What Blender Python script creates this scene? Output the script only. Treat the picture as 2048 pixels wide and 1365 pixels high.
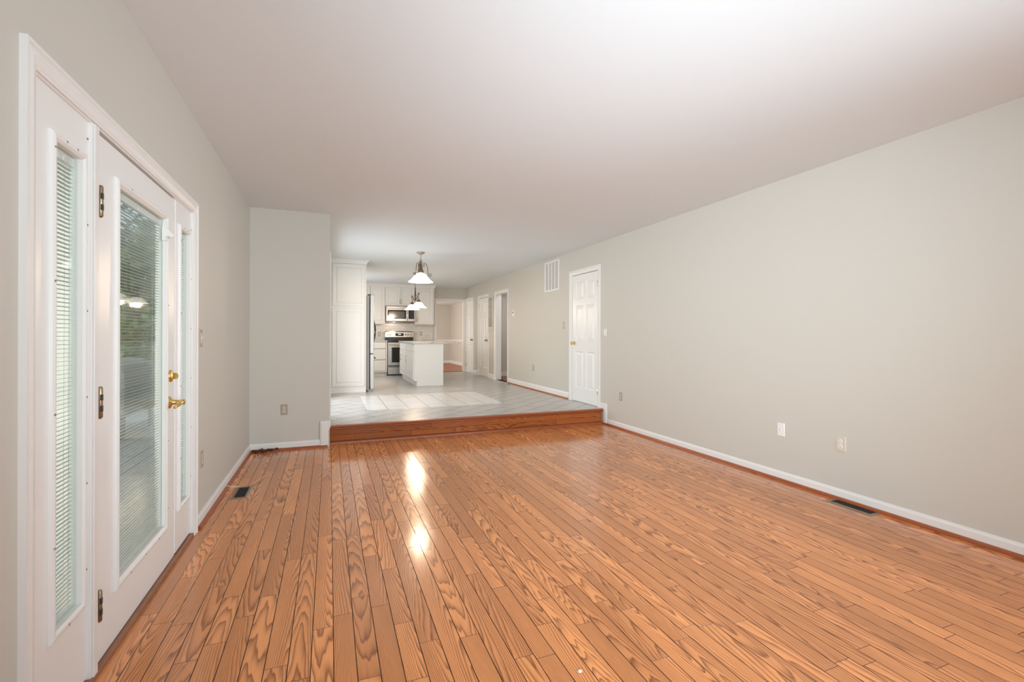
import bpy, bmesh, math, random
from mathutils import Vector, Matrix

for o in list(bpy.data.objects):
    bpy.data.objects.remove(o, do_unlink=True)
SC = bpy.context.scene
COL = SC.collection
random.seed(7)

# ------------------------------------------------------------------ camera
# metres: x across the room, y along it, z up from the wood floor
ZU, ZT = .216, 2.656              # raised kitchen floor, ceiling
XL, XR = -.807, 3.712             # long walls
YN, YS, YB = 5.72, 5.85, 13.2     # return wall, step riser, kitchen back wall
YAW = math.atan((1024 - 659.5) / 931.)
cd = bpy.data.cameras.new('camera')
cam = bpy.data.objects.new('camera', cd)
COL.objects.link(cam)
cd.sensor_width = 36
cd.lens = 931. / 2048 * 36
cd.shift_y = -10.5 / 2048
cd.clip_start = .05
cam.location = (0, 0, 1.271)
cam.rotation_euler = (Matrix.Rotation(-YAW, 4, 'Z') @ Matrix.Rotation(math.pi / 2, 4, 'X')
                      @ Matrix.Rotation(.003, 4, 'Z')).to_euler()
SC.camera = cam

# ------------------------------------------------------------------ exposure, sky, daylight, added fill lamps
vs = SC.view_settings
vs.view_transform = 'Standard'
vs.look = 'None'
vs.gamma = 1
vs.use_curve_mapping = False
vs.exposure = 0.27
SC.cycles.max_bounces = 12
SC.cycles.diffuse_bounces = 6
SC.cycles.transparent_max_bounces = 24
SC.cycles.sample_clamp_indirect = 6

W = bpy.data.worlds.new('sky')
SC.world = W
W.use_nodes = True
wn = W.node_tree
bg = wn.nodes['Background']
sky = wn.nodes.new('ShaderNodeTexSky')
sky.sky_type = 'NISHITA'
sky.sun_disc = False
sky.sun_elevation = math.radians(48)
sky.sun_rotation = math.radians(200)
sky.air_density = 1.3
sky.dust_density = 4
wn.links.new(sky.outputs[0], bg.inputs['Color'])
bg.inputs['Strength'].default_value = .25


def area(name, loc, direction, sx, sy, power, color=(1, 1, 1), spread=180):
    l = bpy.data.lights.new(name, 'AREA')
    l.shape = 'RECTANGLE'
    l.size, l.size_y = sx, sy
    l.energy = power
    l.color = color
    l.spread = math.radians(spread)
    o = bpy.data.objects.new(name, l)
    COL.objects.link(o)
    o.location = loc
    o.rotation_euler = Vector(direction).to_track_quat('-Z', 'Y').to_euler()
    return o


def point(name, loc, power, color=(1, .82, .6), r=.05):
    l = bpy.data.lights.new(name, 'POINT')
    l.energy = power
    l.color = color
    l.shadow_soft_size = r
    o = bpy.data.objects.new(name, l)
    COL.objects.link(o)
    o.location = loc
    return o


# daylight through the house windows, plus unseen fill lamps added for brightness
area('daylight_rear_windows', (1.6, -2.22, 1.55), (0, 1, .30), 3.6, 1.7, 3, (.80, .91, 1))
area('added_west_fill', (-.86, -1.15, 1.5), (1, 1.35, .06), 1.5, 1.6, 48, (.80, .92, 1), 62)  # added unseen fill, replaces patio door light on the right wall
area('added_east_fill', (3.76, -1.15, 1.5), (-1, 1.45, .04), 1.5, 1.6, 26, (.80, .92, 1), 60)  # added unseen fill aimed across the room to brighten the left wall
area('added_bounce_fill', (.8, -1.3, 1.1), (.08, 1.35, 1),  .5, .5, 29, (.70, .88, 1), 112)  # added fill behind the camera, bounced off the ceiling, has no lamp body
area('daylight_patio_slider', (-.16, 7.35, 1.2), (1, 0, -.06), 1.7, 1.7, 26, (.90, .96, 1))
area('daylight_kitchen_window', (-.16, 11.4, 1.75), (1, 0, -.1), 1.2, .9, 18, (.95, .98, 1))
area('daylight_dining_window', (1.45, 15.2, 1.5), (1, 0, 0), 1.6, 1.5, 45, (1, .93, .84))
area('added_hall_fill', (4.5, 10.2, 2.55), (0, 0, -1), .4, .4, 9, (1, .95, .92))  # added lamp without a fixture, brightens the hall


# ------------------------------------------------------------------ materials
def nodes_of(m):
    nt = m.node_tree
    return nt, nt.nodes['Principled BSDF']


def mat(name, color, rough=.5, metal=0., spec=.5, bump=0., bump_scale=200., var=0., coat=0., emit=None, estr=0.):
    m = bpy.data.materials.new(name)
    m.use_nodes = True
    nt, b = nodes_of(m)
    c = (*color, 1)
    b.inputs['Base Color'].default_value = c
    b.inputs['Roughness'].default_value = rough
    b.inputs['Metallic'].default_value = metal
    b.inputs['Specular IOR Level'].default_value = spec
    b.inputs['Coat Weight'].default_value = coat
    tc = nt.nodes.new('ShaderNodeTexCoord')
    n = nt.nodes.new('ShaderNodeTexNoise')
    n.inputs['Scale'].default_value = bump_scale
    n.inputs['Detail'].default_value = 3
    nt.links.new(tc.outputs['Object'], n.inputs['Vector'])
    if bump:
        bp = nt.nodes.new('ShaderNodeBump')
        bp.inputs['Strength'].default_value = bump
        bp.inputs['Distance'].default_value = .002
        nt.links.new(n.outputs['Fac'], bp.inputs['Height'])
        nt.links.new(bp.outputs[0], b.inputs['Normal'])
    v = var or .015
    mx = nt.nodes.new('ShaderNodeMix')
    mx.data_type = 'RGBA'
    mx.inputs[6].default_value = (*[max(0, k * (1 - v)) for k in color], 1)
    mx.inputs[7].default_value = (*[min(1, k * (1 + v)) for k in color], 1)
    nt.links.new(n.outputs['Fac'], mx.inputs[0])
    nt.links.new(mx.outputs[2], b.inputs['Base Color'])
    if emit:
        b.inputs['Emission Color'].default_value = (*emit, 1)
        b.inputs['Emission Strength'].default_value = estr
    return m


def glass_mat(name, tint, refl=.06):
    m = bpy.data.materials.new(name)
    m.use_nodes = True
    nt = m.node_tree
    for n in list(nt.nodes):
        if n.type != 'OUTPUT_MATERIAL':
            nt.nodes.remove(n)
    out = nt.nodes['Material Output']
    tr = nt.nodes.new('ShaderNodeBsdfTransparent')
    tr.inputs[0].default_value = (*tint, 1)
    gl = nt.nodes.new('ShaderNodeBsdfGlossy')
    gl.inputs['Roughness'].default_value = .02
    lw = nt.nodes.new('ShaderNodeLayerWeight')
    lw.inputs['Blend'].default_value = .5
    p5 = nt.nodes.new('ShaderNodeMath')
    p5.operation = 'POWER'
    p5.inputs[1].default_value = 5
    nt.links.new(lw.outputs['Facing'], p5.inputs[0])
    fr = nt.nodes.new('ShaderNodeMath')
    fr.operation = 'MULTIPLY_ADD'
    fr.inputs[1].default_value = .6
    fr.inputs[2].default_value = refl * .5
    nt.links.new(p5.outputs[0], fr.inputs[0])
    mx = nt.nodes.new('ShaderNodeMixShader')
    nt.links.new(fr.outputs[0], mx.inputs[0])
    nt.links.new(tr.outputs[0], mx.inputs[1])
    nt.links.new(gl.outputs[0], mx.inputs[2])
    nt.links.new(mx.outputs[0], out.inputs[0])
    return m


def M_(nt, op, a, b=None, c=None):
    n = nt.nodes.new('ShaderNodeMath')
    n.operation = op
    for i, x in enumerate((a, b, c)):
        if x is None:
            continue
        if isinstance(x, (int, float)):
            n.inputs[i].default_value = x
        else:
            nt.links.new(x, n.inputs[i])
    return n.outputs[0]


def oak_mat(name, dark, light, rough=.17, coat=.3, spec=.3):
    """stained oak: UV map 'grain' = metres along / across a board, 'seed' = two random numbers of the board"""
    m = bpy.data.materials.new(name)
    m.use_nodes = True
    nt, b = nodes_of(m)
    L = nt.links
    uv = nt.nodes.new('ShaderNodeUVMap')
    uv.uv_map = 'grain'
    sd = nt.nodes.new('ShaderNodeUVMap')
    sd.uv_map = 'seed'
    s1 = nt.nodes.new('ShaderNodeSeparateXYZ')
    L.new(uv.outputs[0], s1.inputs[0])
    s2 = nt.nodes.new('ShaderNodeSeparateXYZ')
    L.new(sd.outputs[0], s2.inputs[0])
    u, v, r1, r2 = s1.outputs[0], s1.outputs[1], s2.outputs[0], s2.outputs[1]

    def noise(su, sv, off, detail=2, scale=1.):
        cb = nt.nodes.new('ShaderNodeCombineXYZ')
        L.new(M_(nt, 'MULTIPLY', u, su), cb.inputs[0])
        L.new(M_(nt, 'MULTIPLY', v, sv), cb.inputs[1])
        L.new(M_(nt, 'MULTIPLY_ADD', r1, off, M_(nt, 'MULTIPLY', r2, 91.)), cb.inputs[2])
        n = nt.nodes.new('ShaderNodeTexNoise')
        n.inputs['Scale'].default_value = scale
        n.inputs['Detail'].default_value = detail
        L.new(cb.outputs[0], n.inputs['Vector'])
        return n.outputs['Fac']
    n1 = noise(1.9, 15., 57., 2)
    v0 = M_(nt, 'MULTIPLY_ADD', r2, .20, -.10)
    dv = M_(nt, 'SUBTRACT', v, v0)
    k = M_(nt, 'MULTIPLY_ADD', r1, 48., 14.)
    par = M_(nt, 'MULTIPLY', M_(nt, 'MULTIPLY', dv, dv), k)
    sgn = M_(nt, 'SIGN', M_(nt, 'SUBTRACT', M_(nt, 'FRACT', M_(nt, 'MULTIPLY', r1, 7.3)), .5))
    fld = M_(nt, 'ADD', M_(nt, 'MULTIPLY_ADD', M_(nt, 'MULTIPLY', u, .30), sgn, par), M_(nt, 'MULTIPLY', n1, .20))
    per = M_(nt, 'MULTIPLY_ADD', M_(nt, 'FRACT', M_(nt, 'MULTIPLY', r2, 3.1)), .05, .03)
    n2 = noise(6., 70., 23., 2)
    fr_ = M_(nt, 'FRACT', M_(nt, 'DIVIDE', M_(nt, 'MULTIPLY_ADD', n2, .016, fld), per))
    line = M_(nt, 'MULTIPLY', M_(nt, 'POWER', fr_, 2.6), M_(nt, 'MINIMUM', M_(nt, 'MULTIPLY', M_(nt, 'SUBTRACT', 1., fr_), 9.), 1.))
    pores = noise(14., 700., 31., 1)
    pl = M_(nt, 'MULTIPLY', M_(nt, 'SUBTRACT', pores, .45), 1.6)
    soft = noise(1.5, 14., 13., 3)
    g = M_(nt, 'MULTIPLY_ADD', line, 1.05, M_(nt, 'MULTIPLY', pl, .40))
    g = M_(nt, 'MULTIPLY_ADD', M_(nt, 'SUBTRACT', soft, .5), .5, g)
    gc = M_(nt, 'MINIMUM', M_(nt, 'MAXIMUM', g, 0.), 1.)
    tone = nt.nodes.new('ShaderNodeMix')
    tone.data_type = 'RGBA'
    tone.inputs[6].default_value = (*[k_ * .80 for k_ in light], 1)
    tone.inputs[7].default_value = (*[min(1, k_ * 1.16) for k_ in light], 1)
    L.new(M_(nt, 'FRACT', M_(nt, 'MULTIPLY', r2, 5.7)), tone.inputs[0])
    mx = nt.nodes.new('ShaderNodeMix')
    mx.data_type = 'RGBA'
    L.new(gc, mx.inputs[0])
    L.new(tone.outputs[2], mx.inputs[6])
    mx.inputs[7].default_value = (*dark, 1)
    L.new(mx.outputs[2], b.inputs['Base Color'])
    rg = M_(nt, 'MULTIPLY_ADD', soft, .10, rough - .05)
    L.new(rg, b.inputs['Roughness'])
    wav = noise(2.2, 9., 77., 1)
    bp = nt.nodes.new('ShaderNodeBump')
    bp.inputs['Strength'].default_value = .25
    bp.inputs['Distance'].default_value = .004
    L.new(M_(nt, 'MULTIPLY_ADD', gc, -.035, wav), bp.inputs['Height'])
    L.new(bp.outputs[0], b.inputs['Normal'])
    b.inputs['Specular IOR Level'].default_value = spec
    b.inputs['Coat Weight'].default_value = coat
    b.inputs['Coat Roughness'].default_value = .09
    L.new(bp.outputs[0], b.inputs['Coat Normal'])
    return m


def tile_mat(name, c1, c2, mortar, w, h, rot, off=(0, 0), rough=.3, msize=.004, plane='XY', offset=.5, bump=.3):
    m = bpy.data.materials.new(name)
    m.use_nodes = True
    nt, b = nodes_of(m)
    L = nt.links
    tc = nt.nodes.new('ShaderNodeTexCoord')
    mp = nt.nodes.new('ShaderNodeMapping')
    mp.vector_type = 'POINT'
    src = tc.outputs['Object']
    if plane == 'XZ':
        sp = nt.nodes.new('ShaderNodeSeparateXYZ')
        L.new(src, sp.inputs[0])
        cb = nt.nodes.new('ShaderNodeCombineXYZ')
        L.new(sp.outputs[0], cb.inputs[0])
        L.new(sp.outputs[2], cb.inputs[1])
        src = cb.outputs[0]
    L.new(src, mp.inputs['Vector'])
    mp.inputs['Rotation'].default_value = (0, 0, -rot)
    mp.inputs['Location'].default_value = (off[0], off[1], 0)
    br = nt.nodes.new('ShaderNodeTexBrick')
    br.offset = offset
    br.inputs['Scale'].default_value = 1
    br.inputs['Brick Width'].default_value = w
    br.inputs['Row Height'].default_value = h
    br.inputs['Mortar Size'].default_value = msize
    br.inputs['Mortar Smooth'].default_value = .1
    br.inputs['Color1'].default_value = (*c1, 1)
    br.inputs['Color2'].default_value = (*c2, 1)
    br.inputs['Mortar'].default_value = (*mortar, 1)
    L.new(mp.outputs[0], br.inputs['Vector'])
    n = nt.nodes.new('ShaderNodeTexNoise')
    n.inputs['Scale'].default_value = 5
    n.inputs['Detail'].default_value = 4
    L.new(src, n.inputs['Vector'])
    mx = nt.nodes.new('ShaderNodeMix')
    mx.data_type = 'RGBA'
    mx.blend_type = 'MULTIPLY'
    mx.inputs[0].default_value = .25
    L.new(br.outputs['Color'], mx.inputs[6])
    L.new(n.outputs['Fac'], mx.inputs[7])
    rp = M_(nt, 'MULTIPLY_ADD', n.outputs['Fac'], .6, .7)
    cmb = nt.nodes.new('ShaderNodeCombineColor')
    for i in range(3):
        L.new(rp, cmb.inputs[i])
    L.new(cmb.outputs[0], mx.inputs[7])
    L.new(mx.outputs[2], b.inputs['Base Color'])
    b.inputs['Roughness'].default_value = rough
    bp = nt.nodes.new('ShaderNodeBump')
    bp.inputs['Strength'].default_value = bump
    bp.inputs['Distance'].default_value = .002
    bp.invert = True
    L.new(br.outputs['Fac'], bp.inputs['Height'])
    L.new(bp.outputs[0], b.inputs['Normal'])
    return m


def granite_mat(name):
    m = mat(name, (.55, .52, .49), .15)
    nt, b = nodes_of(m)
    tc = nt.nodes.new('ShaderNodeTexCoord')
    vo = nt.nodes.new('ShaderNodeTexNoise')
    vo.inputs['Scale'].default_value = 60
    vo.inputs['Detail'].default_value = 6
    nt.links.new(tc.outputs['Object'], vo.inputs['Vector'])
    cr = nt.nodes.new('ShaderNodeValToRGB')
    cr.color_ramp.elements[0].position = .36
    cr.color_ramp.elements[0].color = (.26, .23, .21, 1)
    cr.color_ramp.elements[1].position = .52
    cr.color_ramp.elements[1].color = (.62, .59, .55, 1)
    e = cr.color_ramp.elements.new(.64)
    e.color = (.78, .77, .75, 1)
    nt.links.new(vo.outputs['Fac'], cr.inputs[0])
    nt.links.new(cr.outputs[0], b.inputs['Base Color'])
    return m


WALL = mat('greige_paint', (.60, .573, .517), .55, spec=.3, bump=.05, bump_scale=350)
CEIL = mat('ceiling_paint', (.765, .80, .815), .8, spec=.2)
WHITE = mat('white_trim_paint', (.80, .785, .76), .35, spec=.4)
CABW = mat('white_cabinet_paint', (.80, .79, .765), .35, spec=.4)
DOORW = mat('white_door_paint', (.83, .82, .80), .3, spec=.45)
OAK = oak_mat('red_oak_boards', (.21, .060, .018), (.88, .355, .130))
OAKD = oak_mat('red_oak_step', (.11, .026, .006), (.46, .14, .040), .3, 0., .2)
SHOE = mat('stained_shoe_moulding', (.34, .085, .025), .3, var=.2, bump_scale=30)
EDGE = mat('stained_board_edge', (.085, .026, .009), .3)
GROOVE = mat('dark_groove', (.03, .012, .006), .8)
TILE = tile_mat('grey_diagonal_tile', (.54, .525, .505), (.49, .475, .46), (.17, .16, .155), .60, .25, math.radians(40), (.05, .06), .28, .008)
TILEW = tile_mat('white_inset_tile', (.72, .71, .69), (.68, .67, .655), (.30, .29, .28), .61, .2953, math.pi / 2, (-.1, .483), .25, .006)
SUBWAY = tile_mat('subway_tile', (.76, .72, .68), (.66, .62, .585), (.52, .49, .47), .152, .076, 0, (0, 0), .2, .003, 'XZ')
BRASS = mat('polished_brass', (.83, .60, .22), .16, 1)
ABRASS = mat('antique_brass', (.36, .27, .17), .35, 1, var=.25, bump_scale=40)
GOLD = mat('brushed_gold', (.72, .45, .14), .3, 1)
STEEL = mat('stainless_steel', (.47, .45, .43), .33, 1)
STEELD = mat('grey_appliance_side', (.30, .29, .29), .45, .3)
BLACK = mat('black_enamel', (.015, .013, .012), .2)
BLKGLASS = mat('black_glass', (.02, .018, .017), .06, spec=.6)
BLKPL = mat('black_plastic', (.03, .03, .03), .4)
BEIGE = mat('almond_plastic', (.66, .60, .49), .35)
BEIGED = mat('tan_cover_plate', (.40, .34, .27), .45)
PLWHITE = mat('white_plastic', (.84, .83, .80), .3)
BRONZE = mat('bronze_iron', (.20, .135, .095), .45, .7, var=.3, bump_scale=60)
TAUPE = mat('taupe_canopy', (.40, .35, .28), .45, .3)
VENTM = mat('vent_brown_metal', (.30, .235, .16), .4, .5)
DARK = mat('dark_void', (.008, .008, .008), .9)
CHROME = mat('chrome', (.8, .8, .8), .1, 1)
GRANITE = granite_mat('speckled_granite')
SHADE = mat('frosted_shade_glass', (.9, .88, .84), .3, emit=(1, .93, .84), estr=1.05)
BULB = mat('bulb', (1, .9, .8), .3, emit=(1, .86, .66), estr=12)
GLASS = glass_mat('door_glass', (.95, .975, .96))
SLAT = mat('blind_slat', (.55, .60, .55), .4, spec=.4)
BLINDW = mat('blind_white', (.80, .81, .79), .35)
CORDM = mat('blind_cord', (.55, .56, .54), .7)
DECKM = mat('grey_deck_board', (.26, .29, .32), .6, var=.2, bump_scale=12)
LEAF = mat('leaf_green', (.10, .17, .035), .5, var=.55, bump_scale=1.5)
LEAFY = mat('leaf_yellow_green', (.24, .27, .05), .5, var=.5, bump_scale=2)
LEAFD = mat('leaf_dark_green', (.05, .10, .03), .5, var=.5, bump_scale=1.5)
BARK = mat('bark', (.10, .07, .05), .9, var=.4, bump_scale=9)
LAWN = mat('lawn', (.12, .17, .05), .9, var=.4, bump_scale=6)
IRON = mat('black_iron', (.03, .03, .032), .5, .4)
COVER = mat('grey_cover_fabric', (.17, .17, .16), .75, var=.2, bump_scale=10, bump=.3)
SIDING = mat('house_siding', (.55, .55, .53), .7)
DLEAF = mat('dry_leaf', (.10, .035, .015), .7, var=.6, bump_scale=30)
STONE = mat('pale_stone', (.75, .68, .58), .6, var=.2, bump_scale=300)
SIGNM = mat('sign_board', (.58, .555, .53), .6)
INK = mat('sign_ink', (.05, .045, .04), .7)
GREY = mat('grille_shadow_grey', (.30, .285, .28), .7)


# ------------------------------------------------------------------ mesh builder
class MB:
    """collects shapes in a local frame (origin o, axes u v n) and links them as one mesh object"""

    def __init__(self, o=(0, 0, 0), u=(1, 0, 0), v=(0, 1, 0), n=(0, 0, 1)):
        self.o, self.u, self.v, self.n = map(Vector, (o, u, v, n))
        self.V, self.F, self.S, self.MI = [], [], [], []
        self.mi = 0

    def p(self, a, b, c):
        self.V.append(self.o + self.u * a + self.v * b + self.n * c)
        return len(self.V) - 1

    def f(self, ids, smooth=False):
        self.F.append(ids)
        self.S.append(smooth)
        self.MI.append(self.mi)

    def box(self, a0, a1, b0, b1, c0, c1):
        i = [self.p(a, b, c) for a in (a0, a1) for b in (b0, b1) for c in (c0, c1)]
        for q in ((0, 1, 3, 2), (4, 6, 7, 5), (0, 4, 5, 1), (2, 3, 7, 6), (0, 2, 6, 4), (1, 5, 7, 3)):
            self.f([i[k] for k in q])
        return self

    def frustum(self, a0, a1, b0, b1, c0, c1, ins):
        """rectangle at depth c0 tapering to one inset by ins at c1 (a raised panel)"""
        lo = [self.p(a, b, c0) for a, b in ((a0, b0), (a1, b0), (a1, b1), (a0, b1))]
        hi = [self.p(a, b, c1) for a, b in ((a0 + ins, b0 + ins), (a1 - ins, b0 + ins), (a1 - ins, b1 - ins), (a0 + ins, b1 - ins))]
        self.f(lo[::-1])
        self.f(hi)
        for k in range(4):
            self.f([lo[k], lo[(k + 1) % 4], hi[(k + 1) % 4], hi[k]])
        return self

    def ring(self, a0, a1, b0, b1, prof):
        """picture-frame moulding: prof = closed list of (inset, depth)"""
        loops = []
        for ins, d in prof:
            loops.append([self.p(a, b, d) for a, b in ((a0 + ins, b0 + ins), (a1 - ins, b0 + ins), (a1 - ins, b1 - ins), (a0 + ins, b1 - ins))])
        n = len(loops)
        for j in range(n):
            A, B = loops[j], loops[(j + 1) % n]
            for k in range(4):
                self.f([A[k], A[(k + 1) % 4], B[(k + 1) % 4], B[k]])
        return self

    def extrude(self, prof, axis, c0, c1):
        """prism of a closed 2-D profile along one local axis (0 1 2)"""
        def q(x, y, c):
            t = [x, y]
            t.insert(axis, c)
            return self.p(*t)
        A = [q(x, y, c0) for x, y in prof]
        B = [q(x, y, c1) for x, y in prof]
        self.f(A[::-1])
        self.f(B)
        n = len(A)
        for k in range(n):
            self.f([A[k], A[(k + 1) % n], B[(k + 1) % n], B[k]])
        return self

    def lathe(self, prof, c=(0, 0, 0), axis=2, seg=32, close=False):
        """profile [(radius, height)] turned about a local axis through c"""
        R = []
        for r, h in prof:
            row = []
            for k in range(seg):
                t = 2 * math.pi * k / seg
                l = [r * math.cos(t), r * math.sin(t)]
                l.insert(axis, h)
                row.append(self.p(c[0] + l[0], c[1] + l[1], c[2] + l[2]))
            R.append(row)
        m = len(R)
        for j in range(m if close else m - 1):
            A, B = R[j], R[(j + 1) % m]
            for k in range(seg):
                self.f([A[k], A[(k + 1) % seg], B[(k + 1) % seg], B[k]], True)
        if not close:
            self.f(R[0][::-1])
            self.f(R[-1])
        return self

    def tube(self, pts, r, seg=8):
        P = [Vector(q) for q in pts]
        rows = []
        up = Vector((0, 0, 1))
        for i, q in enumerate(P):
            d = (P[min(i + 1, len(P) - 1)] - P[max(i - 1, 0)]).normalized()
            a = d.cross(up)
            if a.length < .05:
                a = d.cross(Vector((1, 0, 0)))
            a.normalize()
            b = d.cross(a).normalized()
            rr = r[i] if isinstance(r, (list, tuple)) else r
            rows.append([self.p(*(q + a * (rr * math.cos(2 * math.pi * k / seg)) + b * (rr * math.sin(2 * math.pi * k / seg)))) for k in range(seg)])
        for A, B in zip(rows, rows[1:]):
            for k in range(seg):
                self.f([A[k], A[(k + 1) % seg], B[(k + 1) % seg], B[k]], True)
        self.f(rows[0][::-1])
        self.f(rows[-1])
        return self

    def ball(self, c, r, seg=12, sq=(1, 1, 1)):
        rows = []
        n = seg // 2
        for j in range(1, n):
            t = math.pi * j / n
            rows.append([self.p(c[0] + sq[0] * r * math.sin(t) * math.cos(2 * math.pi * k / seg), c[1] + sq[1] * r * math.sin(t) * math.sin(2 * math.pi * k / seg), c[2] + sq[2] * r * math.cos(t)) for k in range(seg)])
        a, b = self.p(c[0], c[1], c[2] + sq[2] * r), self.p(c[0], c[1], c[2] - sq[2] * r)
        for A, B in zip(rows, rows[1:]):
            for k in range(seg):
                self.f([A[k], B[k], B[(k + 1) % seg], A[(k + 1) % seg]], True)
        for k in range(seg):
            self.f([a, rows[0][k], rows[0][(k + 1) % seg]], True)
            self.f([b, rows[-1][(k + 1) % seg], rows[-1][k]], True)
        return self

    def build(self, name, mats, parent=None, bevel=0., seg=2, fix=True):
        me = bpy.data.meshes.new(name)
        off = Vector((0, 0, 0))
        q = parent
        while q:
            off += q.location
            q = q.parent
        base = Vector((0, 0, 0))
        me.from_pydata([tuple(x - off) for x in self.V], [], self.F)
        me.polygons.foreach_set('use_smooth', self.S)
        me.polygons.foreach_set('material_index', self.MI)
        for m in (mats if isinstance(mats, (list, tuple)) else [mats]):
            me.materials.append(m)
        if fix:
            bm = bmesh.new()
            bm.from_mesh(me)
            bmesh.ops.recalc_face_normals(bm, faces=bm.faces)
            bm.to_mesh(me)
            bm.free()
        me.update()
        o = bpy.data.objects.new(name, me)
        COL.objects.link(o)
        o.parent = parent
        if bevel:
            b = o.modifiers.new('soft_edges', 'BEVEL')
            b.width = bevel
            b.segments = seg
            b.limit_method = 'ANGLE'
            b.angle_limit = math.radians(50)
        return o


def tag(o, label, cat, group=None, kind=None):
    if label:
        o['label'] = label
    if cat:
        o['category'] = cat
    if group:
        o['group'] = group
    if kind:
        o['kind'] = kind
    return o


def thing(name, label, cat, loc, group=None, kind=None):
    o = bpy.data.objects.new(name, None)
    COL.objects.link(o)
    o.location = loc
    o.empty_display_size = .05
    return tag(o, label, cat, group, kind)


def struct(name, mb, m, label, cat, parent=None, bevel=0.):
    return tag(mb.build(name, m, parent, bevel), label, cat, None, 'structure')


# local frames of the surfaces things hang on: u = to the viewer's right, v = up, n = out of the surface
def on_right(y, z, x=XR):
    return dict(o=(x, y, z), u=(0, -1, 0), v=(0, 0, 1), n=(-1, 0, 0))


def on_left(y, z, x=XL):
    return dict(o=(x, y, z), u=(0, 1, 0), v=(0, 0, 1), n=(1, 0, 0))


def on_front(x, z, y):
    return dict(o=(x, y, z), u=(1, 0, 0), v=(0, 0, 1), n=(0, -1, 0))


def on_west(y, z, x):     # faces -x, seen from the room's left
    return dict(o=(x, y, z), u=(0, -1, 0), v=(0, 0, 1), n=(-1, 0, 0))


# ------------------------------------------------------------------ shell
def wall(name, fr, length, z0, z1, thick, holes, label, m=WALL):
    """wall from u=0..length in frame fr (n=0 is the room face), holes = (u0,u1,z0,z1)"""
    b = MB(**fr)
    cur = 0.
    for h0, h1, a, c in sorted(holes):
        if h0 > cur:
            b.box(cur, h0, z0, z1, -thick, 0)
        if a > z0:
            b.box(h0, h1, z0, a, -thick, 0)
        if c < z1:
            b.box(h0, h1, c, z1, -thick, 0)
        cur = h1
    if cur < length:
        b.box(cur, length, z0, z1, -thick, 0)
    return struct(name, b, m, label, 'wall')


Y0 = -2.2
# holes of the long right wall: door_2, hall opening, two far doors, and an unseen opening added for the side fill
wall('wall_right', on_right(YB, 0), YB - Y0, 0, ZT, .13,
     [(YB + .35, YB + 1.95, .65, 2.35), (YB - 6.775, YB - 5.97, ZU, 2.262), (YB - 10.56, YB - 9.755, ZU, 2.262),
      (YB - 11.905, YB - 11.13, ZU, 2.262), (YB - 13.14, YB - 12.43, ZU, 2.275)],
     'long light greige wall along the side of the wood floor and kitchen')
wall('wall_left', on_left(Y0, 0), YN + .14 - Y0, 0, ZT, .10, [(-1.95 - Y0, -.35 - Y0, .65, 2.35), (1.745 - Y0, 3.485 - Y0, 0, 2.062)],  # first opening is unseen, added for the side fill
     'greige wall holding the glazed patio door unit')
wall('wall_return', on_front(XL - .14, 0, YN), .002 - XL + .14, 0, ZT, .14, [], 'short darker greige wall with one outlet beside the step')
wall('wall_dining', on_left(YN + .14, 0, -.008), YB - YN - .14, 0, ZT, .15, [(6.35 - YN - .14, 8.35 - YN - .14, ZU, 2.25), (10.8 - YN - .14, 12.0 - YN - .14, 1.3, 2.2)],
     'greige wall between the return wall and the fridge')
wall('wall_kitchen', on_front(-.158, 0, YB), XR + .13 + .158, 0, ZT, .13, [(2.835 + .158, 3.655 + .158, ZU, 2.275)], 'greige kitchen end wall above the doorway')
wall('wall_rear', dict(o=(XR, Y0, 0), u=(-1, 0, 0), v=(0, 0, 1), n=(0, 1, 0)), XR - XL, 0, ZT, .14, [(.25, 4.05, .6, 2.45)], 'greige rear wall with a wide window opening')
struct('ceiling', MB().box(XL - .14, XR + .13, Y0 - .14, YB + .13, ZT, ZT + .12), CEIL, 'smooth white ceiling over the whole room', 'ceiling')

# dining room behind the far doorway, and the hall behind the cased opening
b = MB()
b.box(1.35, 4.25, 17.2, 17.3, 0, ZT)
b.box(4.25, 4.35, YB + .13, 17.3, 0, ZT)
b.box(1.25, 1.35, YB + .13, 14.3, 0, ZT)
b.box(1.25, 1.35, 16.1, 17.3, 0, ZT)
b.box(1.25, 1.35, 14.3, 16.1, 0, .75)
b.box(1.25, 1.35, 14.3, 16.1, 2.3, ZT)
struct('wall_far', b, WALL, 'warm beige walls of the room seen through the far doorway', 'wall')
struct('ceiling_far', MB().box(1.25, 4.35, YB + .13, 17.3, 2.42, 2.5), CEIL, 'white ceiling of the room beyond the far doorway', 'ceiling')
b = MB()
b.box(1.35, 4.25, 17.165, 17.2, 1.06, 1.12).box(4.215, 4.25, YB + .15, 17.165, 1.06, 1.12)
struct('trim_9', b, WHITE, 'white chair rail in the room beyond the far doorway', 'chair rail')
b = MB()
b.box(1.35, 4.25, 17.18, 17.2, .23, .34).box(4.23, 4.25, YB + .15, 17.18, .23, .34)
struct('baseboard_far', b, WHITE, 'white baseboard in the room beyond the far doorway', 'baseboard')
b = MB()
b.box(3.842, 5.1, 11.35, 11.45, .1, ZT).box(5.0, 5.1, 9.0, 11.35, .1, ZT).box(3.842, 5.1, 8.9, 9.0, .1, ZT)
struct('wall_hall', b, WALL, 'pale grey hall walls inside the cased opening', 'wall')
struct('ceiling_hall', MB().box(3.842, 5.1, 8.9, 11.45, ZT, ZT + .1), CEIL, 'white ceiling of the small hall', 'ceiling')
struct('baseboard_hall', MB().box(3.85, 5.0, 11.33, 11.35, .225, .33), WHITE, 'white baseboard inside the small hall', 'baseboard')


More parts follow.
